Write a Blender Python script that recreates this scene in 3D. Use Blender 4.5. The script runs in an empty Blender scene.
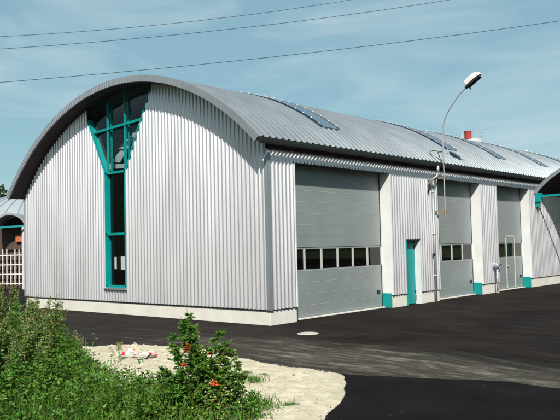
import bpy, math, random
import numpy as np
from mathutils import Vector, Matrix, noise
random.seed(7); rng = np.random.default_rng(7)
S = bpy.context.scene
COL = S.collection
rad = math.radians

# ------------------------------------------------------------------ world, camera, sun
SUN = Vector((0.59, -0.675, 0.775)).normalized()
ELEV = math.asin(SUN.z)
W = bpy.data.worlds.new('World'); S.world = W; W.use_nodes = True
nt = W.node_tree; nt.nodes.clear()
def wn(t, **k):
    n = nt.nodes.new(t)
    for a, b in k.items(): setattr(n, a, b)
    return n
sky = wn('ShaderNodeTexSky', sky_type='NISHITA', sun_disc=False)
sky.sun_elevation = ELEV; sky.sun_rotation = math.atan2(SUN.x, SUN.y)
sky.altitude = 200; sky.air_density = 1.0; sky.dust_density = 1.0; sky.ozone_density = 1.0
tc = wn('ShaderNodeTexCoord'); mp = wn('ShaderNodeMapping')
mp.inputs['Rotation'].default_value = (rad(8), 0, rad(35)); mp.inputs['Scale'].default_value = (1.6, 4.2, 13)
nz = wn('ShaderNodeTexNoise'); nz.inputs['Scale'].default_value = 1.3; nz.inputs['Detail'].default_value = 6; nz.inputs['Roughness'].default_value = .55; nz.inputs['Distortion'].default_value = .6
rp = wn('ShaderNodeValToRGB'); rp.color_ramp.elements[0].position = .42; rp.color_ramp.elements[0].color = (0, 0, 0, 1)
rp.color_ramp.elements[1].position = .78; rp.color_ramp.elements[1].color = (.62, .62, .62, 1)
tint = wn('ShaderNodeMixRGB', blend_type='MULTIPLY'); tint.inputs[0].default_value = 1; tint.inputs[2].default_value = (.92, 1.10, .95, 1)
mix = wn('ShaderNodeMixRGB'); mix.inputs[2].default_value = (8.6, 10.2, 10.8, 1)
# extra brightness painted into the half of the sky the camera faces
vd = wn('ShaderNodeVectorMath', operation='DOT_PRODUCT'); vd.inputs[1].default_value = (-.62, .74, .25)
vr = wn('ShaderNodeMapRange'); vr.inputs[1].default_value = -.1; vr.inputs[2].default_value = .9; vr.inputs[3].default_value = 0; vr.inputs[4].default_value = .52
nt.links.new(tc.outputs['Generated'], vd.inputs[0]); nt.links.new(vd.outputs['Value'], vr.inputs[0])
view_glow = wn('ShaderNodeMixRGB'); view_glow.inputs[2].default_value = (5.0, 8.6, 10.4, 1); nt.links.new(vr.outputs[0], view_glow.inputs[0])
bg = wn('ShaderNodeBackground'); bg.inputs['Strength'].default_value = .058
out = wn('ShaderNodeOutputWorld')
L = nt.links.new
L(tc.outputs['Generated'], mp.inputs['Vector']); L(mp.outputs[0], nz.inputs['Vector']); L(nz.outputs['Fac'], rp.inputs[0])
L(sky.outputs[0], tint.inputs[1]); L(tint.outputs[0], view_glow.inputs[1]); L(view_glow.outputs[0], mix.inputs[1]); L(rp.outputs[0], mix.inputs[0]); L(mix.outputs[0], bg.inputs[0]); L(bg.outputs[0], out.inputs[0])

sl = bpy.data.lights.new('sun', 'SUN'); sl.energy = 4.3; sl.angle = rad(.53); sl.color = (1, .955, .88)
so = bpy.data.objects.new('sun', sl); COL.objects.link(so)
so.rotation_euler = SUN.to_track_quat('Z', 'Y').to_euler()

F_PX, PITCH, YAW, ROLL = 708.8222, rad(2.9421), rad(41.5772), rad(-1.3367)
CAM = Vector((12.8757, -14.0364, 2.1))
fw = Vector((-math.sin(YAW)*math.cos(PITCH), math.cos(YAW)*math.cos(PITCH), math.sin(PITCH)))
r0 = Vector((math.cos(YAW), math.sin(YAW), 0)); u0 = r0.cross(fw)
cr = r0*math.cos(ROLL)+u0*math.sin(ROLL); cu = -r0*math.sin(ROLL)+u0*math.cos(ROLL)
cd = bpy.data.cameras.new('camera'); cam = bpy.data.objects.new('camera', cd); COL.objects.link(cam)
cd.sensor_width = 36; cd.lens = F_PX/560*36; cd.clip_end = 3000
M3 = Matrix((cr, cu, -fw)).transposed()
cam.matrix_world = Matrix.Translation(CAM) @ M3.to_4x4()
S.camera = cam
S.view_settings.view_transform = 'Standard'; S.view_settings.look = 'None'
S.view_settings.exposure = .36; S.view_settings.gamma = 1; S.view_settings.use_curve_mapping = False

# ------------------------------------------------------------------ materials
def mat(name, col, rough=.6, metal=0, noise_amt=.0, nscale=3.0, bump=0, bscale=40, spec=.5, stretch=None, col2=None):
    m = bpy.data.materials.new(name); m.use_nodes = True
    t = m.node_tree; b = t.nodes['Principled BSDF']
    b.inputs['Base Color'].default_value = (*col, 1); b.inputs['Roughness'].default_value = rough
    b.inputs['Metallic'].default_value = metal; b.inputs['Specular IOR Level'].default_value = spec
    co = t.nodes.new('ShaderNodeTexCoord'); mp = t.nodes.new('ShaderNodeMapping')
    if stretch: mp.inputs['Scale'].default_value = stretch
    t.links.new(co.outputs['Object'], mp.inputs[0])
    if noise_amt or col2:
        n = t.nodes.new('ShaderNodeTexNoise'); n.inputs['Scale'].default_value = nscale; n.inputs['Detail'].default_value = 6; n.inputs['Roughness'].default_value = .6
        r = t.nodes.new('ShaderNodeValToRGB'); e = r.color_ramp.elements
        e[0].position = .3; e[1].position = .7
        c2 = col2 or tuple(min(1, c*(1+noise_amt)) for c in col)
        c1 = col if col2 else tuple(c*(1-noise_amt) for c in col)
        e[0].color = (*c1, 1); e[1].color = (*c2, 1)
        t.links.new(mp.outputs[0], n.inputs['Vector']); t.links.new(n.outputs['Fac'], r.inputs[0]); t.links.new(r.outputs[0], b.inputs['Base Color'])
        mr = t.nodes.new('ShaderNodeMapRange'); mr.inputs[3].default_value = max(0, rough-.08); mr.inputs[4].default_value = min(1, rough+.08)
        t.links.new(n.outputs['Fac'], mr.inputs[0]); t.links.new(mr.outputs[0], b.inputs['Roughness'])
    if bump:
        n2 = t.nodes.new('ShaderNodeTexNoise'); n2.inputs['Scale'].default_value = bscale; n2.inputs['Detail'].default_value = 5
        bp = t.nodes.new('ShaderNodeBump'); bp.inputs['Strength'].default_value = bump; bp.inputs['Distance'].default_value = .02
        t.links.new(mp.outputs[0], n2.inputs['Vector']); t.links.new(n2.outputs['Fac'], bp.inputs['Height']); t.links.new(bp.outputs[0], b.inputs['Normal'])
    return m
M = {}
M['clad'] = mat('silver cladding', (.90, .89, .93), .37, .74, .05, 1.2, stretch=(1, 1, .15))
M['flash'] = mat('grey flashing', (.42, .45, .49), .4, .6, .06, 2)
M['roof'] = mat('zinc roof sheet', (.30, .335, .36), .42, .5, .12, .8, stretch=(1.2, 1.2, .4))
M['fascia'] = mat('roof edge trim', (.31, .345, .375), .45, .4, .08, 1.5)
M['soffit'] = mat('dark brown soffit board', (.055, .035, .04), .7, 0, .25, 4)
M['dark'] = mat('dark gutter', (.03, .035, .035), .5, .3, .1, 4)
M['plinth'] = mat('painted concrete plinth', (.72, .69, .62), .8, 0, .08, 1.6, bump=.15, bscale=30)
M['white'] = mat('white painted lining', (.72, .73, .72), .55, 0, .05, 2)
M['door'] = mat('grey sectional door', (.30, .335, .335), .42, .25, .07, .9, bump=.25, bscale=160)
M['joint'] = mat('sunlit door joint', (.50, .53, .51), .5, .2, .05, 3)  # paler than the door: sun caught on the joint ribs, put into the colour
M['dframe'] = mat('pale aluminium frame', (.62, .62, .58), .45, .2, .05, 3)
M['teal'] = mat('teal paint', (.0, .27, .265), .42, 0, .06, 3)
M['black'] = mat('black plastic', (.012, .012, .013), .45)
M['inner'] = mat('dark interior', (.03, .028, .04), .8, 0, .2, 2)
M['stair'] = mat('pale interior stair panel', (.34, .43, .45), .5, 0, .06, 3)
M['galv'] = mat('galvanised steel', (.48, .50, .50), .45, .6, .08, 6)
M['lampwhite'] = mat('lamp housing', (.78, .76, .72), .45)
M['lens'] = mat('lamp lens', (.03, .03, .035), .15)
M['rust'] = mat('bracket timber', (.26, .20, .14), .7, 0, .2, 8)
M['red'] = mat('red enamel', (.36, .035, .025), .45, 0, .1, 5)
M['poly'] = mat('blue grey polycarbonate', (.10, .15, .21), .28, 0, .15, 2)
M['cable'] = mat('cable sheath', (.012, .013, .02), .6)
M['iron'] = mat('dusty cast iron cover', (.50, .46, .40), .75, 0, .12, 20, bump=.3)
M['lattice'] = mat('white lattice', (.75, .75, .73), .5)
M['winter'] = mat('dark brown room', (.07, .04, .03), .7, 0, .5, 1.2)
M['orange'] = mat('orange notice', (.45, .13, .05), .6, 0, .2, 9)
M['domeroof'] = mat('pale zinc dome', (.50, .55, .57), .42, .4, .06, .6)
M['bark'] = mat('bark', (.09, .065, .045), .9, 0, .3, 8, bump=.5)

def glass(name, tr=.72, dark=(.04, .04, .05)):
    m = bpy.data.materials.new(name); m.use_nodes = True; t = m.node_tree; t.nodes.clear()
    o = t.nodes.new('ShaderNodeOutputMaterial'); mx = t.nodes.new('ShaderNodeMixShader'); lw = t.nodes.new('ShaderNodeLayerWeight'); pw = t.nodes.new('ShaderNodeMath'); pw.operation = 'POWER'; pw.inputs[1].default_value = 4; t.links.new(lw.outputs['Facing'], pw.inputs[0]); fr = t.nodes.new('ShaderNodeMath'); fr.operation = 'MULTIPLY_ADD'; fr.inputs[1].default_value = .85; fr.inputs[2].default_value = .06; t.links.new(pw.outputs[0], fr.inputs[0])
    tr_ = t.nodes.new('ShaderNodeBsdfTransparent'); tr_.inputs[0].default_value = (tr, tr*1.02, tr*1.04, 1)
    gl = t.nodes.new('ShaderNodeBsdfGlossy'); gl.inputs['Roughness'].default_value = .02
    t.links.new(fr.outputs[0], mx.inputs[0]); t.links.new(tr_.outputs[0], mx.inputs[1]); t.links.new(gl.outputs[0], mx.inputs[2]); t.links.new(mx.outputs[0], o.inputs[0])
    return m
M['glass'] = glass('window glass', .88)
M['pane'] = glass('door pane glass', .5)

def leafmat(name, c1, c2, rough=.5):
    m = mat(name, c1, rough, 0, 0, 1.4, col2=c2, spec=.35)
    t = m.node_tree; b = t.nodes['Principled BSDF']
    ge = t.nodes.new('ShaderNodeNewGeometry'); hs = t.nodes.new('ShaderNodeHueSaturation')
    mr = t.nodes.new('ShaderNodeMapRange'); mr.inputs[3].default_value = .55; mr.inputs[4].default_value = 1.45
    mh = t.nodes.new('ShaderNodeMapRange'); mh.inputs[3].default_value = .465; mh.inputs[4].default_value = .52
    lk = b.inputs['Base Color'].links[0].from_socket
    t.links.new(ge.outputs['Random Per Island'], mr.inputs[0]); t.links.new(mr.outputs[0], hs.inputs['Value'])
    t.links.new(ge.outputs['Random Per Island'], mh.inputs[0]); t.links.new(mh.outputs[0], hs.inputs['Hue'])
    t.links.new(lk, hs.inputs['Color']); t.links.new(hs.outputs[0], b.inputs['Base Color'])
    tl = t.nodes.new('ShaderNodeBsdfTranslucent'); mx = t.nodes.new('ShaderNodeMixShader'); mx.inputs[0].default_value = .25
    t.links.new(hs.outputs[0], tl.inputs[0]); o = t.nodes['Material Output']
    t.links.new(b.outputs[0], mx.inputs[1]); t.links.new(tl.outputs[0], mx.inputs[2]); t.links.new(mx.outputs[0], o.inputs[0])
    return m
M['leaf'] = leafmat('green leaves', (.06, .17, .018), (.125, .25, .032))
M['leafdull'] = leafmat('olive leaves', (.075, .165, .03), (.13, .235, .05))
M['grass'] = leafmat('grass blades', (.055, .16, .018), (.13, .25, .035))
M['straw'] = leafmat('dry straw', (.26, .26, .09), (.40, .36, .15))
M['treeleaf'] = leafmat('tree leaves', (.02, .045, .012), (.045, .085, .02))
M['petal'] = leafmat('orange red petals', (.50, .07, .015), (.60, .13, .02))
M['whitepetal'] = leafmat('white petals', (.7, .7, .62), (.8, .78, .7))
M['paleleaf'] = leafmat('yellow pods', (.36, .33, .10), (.46, .42, .17))

# ------------------------------------------------------------------ mesh helpers
class MB:
    def __init__(s): s.v = []; s.f = []; s.mi = []; s.cur = 0
    def add(s, vs, fs):
        k = len(s.v); s.v += [tuple(v) for v in vs]
        for f in fs: s.f.append([k+i for i in f]); s.mi.append(s.cur)
        return s
    def box(s, x0, x1, y0, y1, z0, z1):
        v = [(x, y, z) for z in (z0, z1) for y in (y0, y1) for x in (x0, x1)]
        return s.add(v, [(0, 2, 3, 1), (4, 5, 7, 6), (0, 1, 5, 4), (2, 6, 7, 3), (0, 4, 6, 2), (1, 3, 7, 5)])
    def bar(s, a, b, w, h, up=(0, 0, 1)):
        a = Vector(a); b = Vector(b); d = (b-a).normalized(); up = Vector(up)
        x = d.cross(up).normalized()*w/2; y = x.cross(d).normalized()*h/2
        v = [p+sx*x+sy*y for p in (a, b) for sx, sy in ((-1, -1), (1, -1), (1, 1), (-1, 1))]
        return s.add(v, [(0, 1, 2, 3), (7, 6, 5, 4), (0, 4, 5, 1), (1, 5, 6, 2), (2, 6, 7, 3), (3, 7, 4, 0)])
    def tube(s, pts, r, n=8, cap=True):
        pts = [Vector(p) for p in pts]; rs = r if isinstance(r, (list, tuple)) else [r]*len(pts)
        k = len(s.v); prev = None
        for i, p in enumerate(pts):
            d = (pts[min(i+1, len(pts)-1)]-pts[max(i-1, 0)]).normalized()
            if prev is None:
                q = Vector((0, 0, 1)) if abs(d.z) < .9 else Vector((1, 0, 0)); x = d.cross(q).normalized()
            else: x = (prev-d*prev.dot(d)).normalized()
            prev = x; y = d.cross(x)
            for j in range(n):
                a = 2*math.pi*j/n; s.v.append(tuple(p+(x*math.cos(a)+y*math.sin(a))*rs[i]))
        for i in range(len(pts)-1):
            for j in range(n):
                s.f.append([k+i*n+j, k+i*n+(j+1) % n, k+(i+1)*n+(j+1) % n, k+(i+1)*n+j]); s.mi.append(s.cur)
        if cap:
            s.f.append([k+j for j in range(n)][::-1]); s.mi.append(s.cur)
            s.f.append([k+(len(pts)-1)*n+j for j in range(n)]); s.mi.append(s.cur)
        return s
    def grid(s, rows, flip=False):
        k = len(s.v); n = len(rows[0])
        for r in rows: s.v += [tuple(p) for p in r]
        for i in range(len(rows)-1):
            for j in range(n-1):
                f = [k+i*n+j, k+i*n+j+1, k+(i+1)*n+j+1, k+(i+1)*n+j]
                s.f.append(f[::-1] if flip else f); s.mi.append(s.cur)
        return s
    def lathe(s, prof, c=(0, 0, 0), n=24):
        k = len(s.v)
        for r, z in prof:
            for j in range(n):
                a = 2*math.pi*j/n; s.v.append((c[0]+r*math.cos(a), c[1]+r*math.sin(a), c[2]+z))
        for i in range(len(prof)-1):
            for j in range(n):
                s.f.append([k+i*n+j, k+i*n+(j+1) % n, k+(i+1)*n+(j+1) % n, k+(i+1)*n+j]); s.mi.append(s.cur)
        return s
    def build(s, name, m, parent=None, smooth=False, bevel=0):
        me = bpy.data.meshes.new(name); me.from_pydata(s.v, [], s.f); me.update()
        ms = m if isinstance(m, (list, tuple)) else [m]
        for q in ms: me.materials.append(q)
        if len(ms) > 1: me.polygons.foreach_set('material_index', s.mi)
        if smooth: me.polygons.foreach_set('use_smooth', [True]*len(me.polygons))
        o = bpy.data.objects.new(name, me); COL.objects.link(o)
        if parent: o.parent = parent; o.matrix_parent_inverse = Matrix.Identity(4); o.location = -par_off(parent)
        if bevel:
            b = o.modifiers.new('bevel', 'BEVEL'); b.width = bevel; b.segments = 2; b.limit_method = 'ANGLE'
        return o
OFF = {}
def par_off(p):
    return Vector(p.get('_o', (0, 0, 0))) if p.name in OFF else Vector((0, 0, 0))
def tag(o, label=None, cat=None, group=None, kind=None):
    if label: o['label'] = label
    if cat: o['category'] = cat
    if group: o['group'] = group
    if kind: o['kind'] = kind
    return o
def thing(name, label, cat, loc=(0, 0, 0), group=None):
    o = bpy.data.objects.new(name, None); COL.objects.link(o); o.location = loc; o.empty_display_size = .3
    return tag(o, label, cat, group)
def clone(o, loc, rz, scale, label, group=None):
    def cp(s, par):
        c = s.copy(); COL.objects.link(c)
        if par: c.parent = par
        for ch in s.children: cp(ch, c)
        return c
    r = cp(o, None); r.location = loc; r.rotation_euler = (0, 0, rz); r.scale = (scale,)*3 if not isinstance(scale, tuple) else scale
    r['label'] = label
    if group: r['group'] = group
    return r
def unproj(px, py, depth):
    d = fw + cr*((px-280)/F_PX) + cu*((210-py)/F_PX)
    return CAM + d*depth
def ground_at(px, py, z=0):
    d = fw + cr*((px-280)/F_PX) + cu*((210-py)/F_PX)
    return CAM + d*((z-CAM.z)/d.z)

# ------------------------------------------------------------------ ground
def nmath(t, op, a=None, b=None):
    n = t.nodes.new('ShaderNodeMath'); n.operation = op
    for i, q in enumerate((a, b)):
        if q is None: continue
        if isinstance(q, (int, float)): n.inputs[i].default_value = q
        else: t.links.new(q, n.inputs[i])
    return n.outputs[0]
def ramp(t, fac, stops):
    r = t.nodes.new('ShaderNodeValToRGB'); e = r.color_ramp.elements
    while len(e) < len(stops): e.new(.5)
    for q, (p, c) in zip(e, stops): q.position = p; q.color = (*c, 1) if len(c) == 3 else c
    t.links.new(fac, r.inputs[0]); return r.outputs[0]
def yard_material():
    m = bpy.data.materials.new('yard asphalt'); m.use_nodes = True; t = m.node_tree; b = t.nodes['Principled BSDF']
    co = t.nodes.new('ShaderNodeTexCoord'); sx = t.nodes.new('ShaderNodeSeparateXYZ'); t.links.new(co.outputs['Object'], sx.inputs[0])
    n1 = t.nodes.new('ShaderNodeTexNoise'); n1.inputs['Scale'].default_value = .55; n1.inputs['Detail'].default_value = 8; n1.inputs['Roughness'].default_value = .6
    t.links.new(co.outputs['Object'], n1.inputs['Vector'])
    base = ramp(t, n1.outputs['Fac'], [(.3, (.008, .006, .0055)), (.7, (.022, .017, .015))])
    # aggregate speckle
    v = t.nodes.new('ShaderNodeTexNoise'); v.inputs['Scale'].default_value = 90; v.inputs['Detail'].default_value = 3; t.links.new(co.outputs['Object'], v.inputs['Vector'])
    sp = t.nodes.new('ShaderNodeMixRGB'); sp.blend_type = 'OVERLAY'; sp.inputs[0].default_value = .5
    t.links.new(base, sp.inputs[1]); t.links.new(ramp(t, v.outputs['Fac'], [(.33, (.15, .15, .15)), (.72, (.85, .82, .76))]), sp.inputs[2])
    # dusty wheel tracks: arcs round a far-off turning centre, streaky across, long along
    CX, CY = 3.2, -27.0
    dx = nmath(t, 'SUBTRACT', sx.outputs[0], CX); dy = nmath(t, 'SUBTRACT', sx.outputs[1], CY)
    rr = nmath(t, 'SQRT', nmath(t, 'ADD', nmath(t, 'MULTIPLY', dx, dx), nmath(t, 'MULTIPLY', dy, dy)))
    an = nmath(t, 'ARCTAN2', dx, dy)
    wob = t.nodes.new('ShaderNodeTexNoise'); wob.inputs['Scale'].default_value = .35; wob.inputs['Detail'].default_value = 2; t.links.new(co.outputs['Object'], wob.inputs['Vector'])
    rw = nmath(t, 'ADD', rr, nmath(t, 'MULTIPLY', wob.outputs['Fac'], 1.0))
    cx = t.nodes.new('ShaderNodeCombineXYZ'); t.links.new(nmath(t, 'MULTIPLY', rw, 4.4), cx.inputs[0]); t.links.new(nmath(t, 'MULTIPLY', an, 15.0), cx.inputs[1])
    st = t.nodes.new('ShaderNodeTexNoise'); st.inputs['Scale'].default_value = 1.0; st.inputs['Detail'].default_value = 4; st.inputs['Roughness'].default_value = .65; t.links.new(cx.outputs[0], st.inputs['Vector'])
    streak = ramp(t, st.outputs['Fac'], [(.46, (0, 0, 0)), (.66, (1, 1, 1))])
    # band: strongest near r = 24, gone by the wall
    d0 = nmath(t, 'ABSOLUTE', nmath(t, 'SUBTRACT', rw, 24.3))
    mr = t.nodes.new('ShaderNodeMapRange'); mr.inputs[1].default_value = .4; mr.inputs[2].default_value = 1.9; mr.inputs[3].default_value = 1; mr.inputs[4].default_value = 0; t.links.new(d0, mr.inputs[0])
    mx_ = t.nodes.new('ShaderNodeMapRange'); mx_.inputs[1].default_value = -1.5; mx_.inputs[2].default_value = 4.5; mx_.inputs[3].default_value = .1; mx_.inputs[4].default_value = 1; t.links.new(sx.outputs[0], mx_.inputs[0])
    fac = nmath(t, 'MULTIPLY', nmath(t, 'MULTIPLY', streak, mr.outputs[0]), mx_.outputs[0])
    film = nmath(t, 'MULTIPLY', nmath(t, 'MULTIPLY', mr.outputs[0], mx_.outputs[0]), .16)
    brk_ = t.nodes.new('ShaderNodeTexNoise'); brk_.inputs['Scale'].default_value = 1.7; brk_.inputs['Detail'].default_value = 9; brk_.inputs['Roughness'].default_value = .75; t.links.new(co.outputs['Object'], brk_.inputs['Vector'])
    fac = nmath(t, 'MULTIPLY', fac, ramp(t, brk_.outputs['Fac'], [(.38, (.05, .05, .05)), (.6, (1, 1, 1))]))
    fac = nmath(t, 'ADD', nmath(t, 'MULTIPLY', fac, .9), film)
    mix1 = t.nodes.new('ShaderNodeMixRGB'); t.links.new(fac, mix1.inputs[0]); t.links.new(sp.outputs[0], mix1.inputs[1]); mix1.inputs[2].default_value = (.27, .255, .20, 1)
    # faint streaks everywhere
    fs = t.nodes.new('ShaderNodeMixRGB'); t.links.new(nmath(t, 'MULTIPLY', streak, .07), fs.inputs[0]); t.links.new(mix1.outputs[0], fs.inputs[1]); fs.inputs[2].default_value = (.17, .16, .14, 1)
    # pale scattered grit
    vo = t.nodes.new('ShaderNodeTexVoronoi'); vo.inputs['Scale'].default_value = 3.0; t.links.new(co.outputs['Object'], vo.inputs['Vector'])
    sc = t.nodes.new('ShaderNodeSeparateColor'); t.links.new(vo.outputs['Color'], sc.inputs[0]); gm = nmath(t, 'LESS_THAN', vo.outputs['Distance'], nmath(t, 'MULTIPLY', sc.outputs[1], .06))
    gsel = nmath(t, 'MULTIPLY', gm, nmath(t, 'GREATER_THAN', sc.outputs[0], .72))
    g2 = t.nodes.new('ShaderNodeMixRGB'); t.links.new(gsel, g2.inputs[0]); t.links.new(fs.outputs[0], g2.inputs[1]); g2.inputs[2].default_value = (.26, .24, .19, 1)
    t.links.new(g2.outputs[0], b.inputs['Base Color'])
    b.inputs['Roughness'].default_value = .9; b.inputs['Specular IOR Level'].default_value = .08
    bp = t.nodes.new('ShaderNodeBump'); bp.inputs['Strength'].default_value = .5; bp.inputs['Distance'].default_value = .01
    t.links.new(v.outputs['Fac'], bp.inputs['Height']); t.links.new(bp.outputs[0], b.inputs['Normal'])
    return m
def patch_material():
    m = bpy.data.materials.new('fresh asphalt'); m.use_nodes = True; t = m.node_tree; b = t.nodes['Principled BSDF']
    co = t.nodes.new('ShaderNodeTexCoord')
    n1 = t.nodes.new('ShaderNodeTexNoise'); n1.inputs['Scale'].default_value = 1.1; n1.inputs['Detail'].default_value = 8; t.links.new(co.outputs['Object'], n1.inputs['Vector'])
    base = ramp(t, n1.outputs['Fac'], [(.3, (.005, .0042, .0046)), (.75, (.013, .011, .011))])
    vo = t.nodes.new('ShaderNodeTexVoronoi'); vo.inputs['Scale'].default_value = 9; t.links.new(co.outputs['Object'], vo.inputs['Vector'])
    sc = t.nodes.new('ShaderNodeSeparateColor'); t.links.new(vo.outputs['Color'], sc.inputs[0])
    g = nmath(t, 'MULTIPLY', nmath(t, 'LESS_THAN', vo.outputs['Distance'], nmath(t, 'MULTIPLY', sc.outputs[1], .13)), nmath(t, 'GREATER_THAN', sc.outputs[0], .78))
    mx = t.nodes.new('ShaderNodeMixRGB'); t.links.new(g, mx.inputs[0]); t.links.new(base, mx.inputs[1]); mx.inputs[2].default_value = (.09, .08, .065, 1)
    t.links.new(mx.outputs[0], b.inputs['Base Color']); b.inputs['Roughness'].default_value = .9; b.inputs['Specular IOR Level'].default_value = .08
    v = t.nodes.new('ShaderNodeTexNoise'); v.inputs['Scale'].default_value = 110; t.links.new(co.outputs['Object'], v.inputs['Vector'])
    bp = t.nodes.new('ShaderNodeBump'); bp.inputs['Strength'].default_value = .6; bp.inputs['Distance'].default_value = .01; t.links.new(v.outputs['Fac'], bp.inputs['Height']); t.links.new(bp.outputs[0], b.inputs['Normal'])
    return m
M['yard'] = yard_material(); M['fresh'] = patch_material()
M['meadow'] = mat('meadow', (.05, .085, .025), .9, 0, 0, .4, col2=(.09, .11, .045), bump=.5, bscale=6)
M['sand'] = mat('sandy gravel', (.46, .40, .28), .95, 0, 0, 3.5, col2=(.64, .58, .44), bump=.45, bscale=45)
M['soil'] = mat('weedy soil', (.035, .045, .018), .95, 0, 0, 3, col2=(.07, .07, .035), bump=.6, bscale=20)
M['pebble'] = mat('pebbles', (.22, .19, .14), .9, 0, 0, 14, col2=(.62, .57, .46))

b = MB(); N = 8; X = np.linspace(-1500, 1500, N+1)
b.grid([[(x, y, -.012) for x in X] for y in X]); tag(b.build('ground', M['meadow']), kind='structure')
b = MB(); b.grid([[(x, y, -.004) for x in np.linspace(-75, 60, 28)] for y in np.linspace(-30, 75, 22)])
tag(b.build('asphalt_yard', M['yard']), kind='structure')

def jag(pts, step=.18, amp=.07, seed=0, closed=True):
    out = []; n = len(pts)
    for i in range(n if closed else n-1):
        a = Vector(pts[i]); c = Vector(pts[(i+1) % n]); k = max(1, int((c-a).length/step))
        for j in range(k):
            p = a.lerp(c, j/k); q = Vector((p.x*2.1+seed, p.y*2.1, seed))
            p = p+Vector((noise.noise(q), noise.noise(q+Vector((9, 3, 1)))))*amp + Vector((noise.noise(q*4), noise.noise(q*4+Vector((2, 7, 1)))))*amp*.4
            out.append((p.x, p.y))
    return out
def catmull(P, n=10):
    o = []
    for i in range(len(P)-1):
        p0 = Vector(P[max(i-1, 0)]); p1 = Vector(P[i]); p2 = Vector(P[i+1]); p3 = Vector(P[min(i+2, len(P)-1)])
        for j in range(n):
            t = j/n; o.append(.5*((2*p1)+(-p0+p2)*t+(2*p0-5*p1+4*p2-p3)*t*t+(-p0+3*p1-3*p2+p3)*t**3))
    o.append(Vector(P[-1])); return o
g2 = lambda px, py: tuple(ground_at(px, py)[:2])
# fresh dark asphalt: its far edge was read off the photograph
edge = [g2(318, 372), g2(345, 374), g2(400, 377), g2(450, 379.5), g2(500, 381), g2(545, 387), g2(600, 392)]
poly = jag([tuple(p) for p in catmull(edge, 5)], .15, .05, 3, False)+[(16, -5.5), (16, -13), (7.4, -11), (6.8, -8)]
b = MB(); b.add([(x, y, 0) for x, y in poly], [list(range(len(poly)))[::-1]])
o = b.build('asphalt_patch', M['fresh']); tag(o, kind='structure')

# sandy gravel spread, low mound with an uneven rim
sand_edge = [g2(60, 352), g2(95, 347.5), g2(130, 346), g2(165, 347), g2(200, 350), g2(250, 361), g2(300, 369), g2(335, 373.5), g2(343, 379), g2(344, 392), g2(335, 406), g2(318, 425), g2(295, 450), (5.4, -10.2), (2.0, -9.5), (-.5, -7.0)]
SE = np.array(jag([tuple(p) for p in catmull(sand_edge, 5)][:], .12, .09, 5))
def inside(P, x, y):
    x0, y0 = P[:, 0], P[:, 1]; x1, y1 = np.roll(x0, -1), np.roll(y0, -1)
    c = ((y0 > y) != (y1 > y)) & (x < (x1-x0)*(y-y0)/(y1-y0+1e-12)+x0)
    return bool(c.sum() % 2)
def dist_edge(P, x, y):
    a = P; c = np.roll(P, -1, 0); d = c-a; t = np.clip(((x-a[:, 0])*d[:, 0]+(y-a[:, 1])*d[:, 1])/((d**2).sum(1)+1e-9), 0, 1)
    return float(np.sqrt(((a+d*t[:, None]-np.array((x, y)))**2).sum(1)).min())
def sand_h(x, y):
    d = dist_edge(SE, x, y); q = Vector((x, y, 0))
    if not inside(SE, x, y): return -.09*d if d < .14 else None
    k = min(1, d/.35)
    return .0+k*(.035+.05*max(0, noise.noise(q*1.3)+.35)+.035*noise.noise(q*4.2)+.022*noise.noise(q*11)+.014*noise.noise(q*23))+.02*min(1, d/.05)
b = MB(); stp = .035; idx = {}
xs = np.arange(SE[:, 0].min(), SE[:, 0].max(), stp); ys = np.arange(SE[:, 1].min(), SE[:, 1].max(), stp)
for i, x in enumerate(xs):
    for j, y in enumerate(ys):
        h = sand_h(x, y)
        if h is not None: idx[i, j] = len(b.v); b.v.append((x, y, h))
for (i, j), k in list(idx.items()):
    q = [(i, j), (i+1, j), (i+1, j+1), (i, j+1)]
    if all(a in idx for a in q): b.f.append([idx[a] for a in q]); b.mi.append(0)
tag(b.build('sandy_gravel', M['sand'], smooth=True), kind='structure')
# pebbles on it
b = MB()
ico = [(0, 0, 1), (.89, 0, .45), (.28, .85, .45), (-.72, .53, .45), (-.72, -.53, .45), (.28, -.85, .45), (.72, .53, -.2), (-.28, .85, -.2), (-.89, 0, -.2), (-.28, -.85, -.2), (.72, -.53, -.2)]
icf = [(0, 1, 2), (0, 2, 3), (0, 3, 4), (0, 4, 5), (0, 5, 1), (1, 6, 2), (2, 7, 3), (3, 8, 4), (4, 9, 5), (5, 10, 1), (2, 6, 7), (3, 7, 8), (4, 8, 9), (5, 9, 10), (1, 10, 6)]
n_ok = 0
while n_ok < 4200:
    x = random.uniform(SE[:, 0].min(), SE[:, 0].max()); y = random.uniform(SE[:, 1].min(), SE[:, 1].max()); h = sand_h(x, y)
    if h is None: continue
    if h < 0: continue
    n_ok += 1; r = .005+.026*random.random()**4; a = random.uniform(0, 6.28); sq = random.uniform(.5, .9); sc = random.uniform(.7, 1.3)
    b.add([(x+r*(v[0]*math.cos(a)-v[1]*math.sin(a)*sc), y+r*(v[0]*math.sin(a)+v[1]*math.cos(a)*sc), h+r*sq*v[2]+.002) for v in ico], icf)
tag(b.build('pebbles', M['pebble'], smooth=True), 'scattered pale pebbles on the sandy gravel spread', 'pebbles', kind='stuff')

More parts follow.
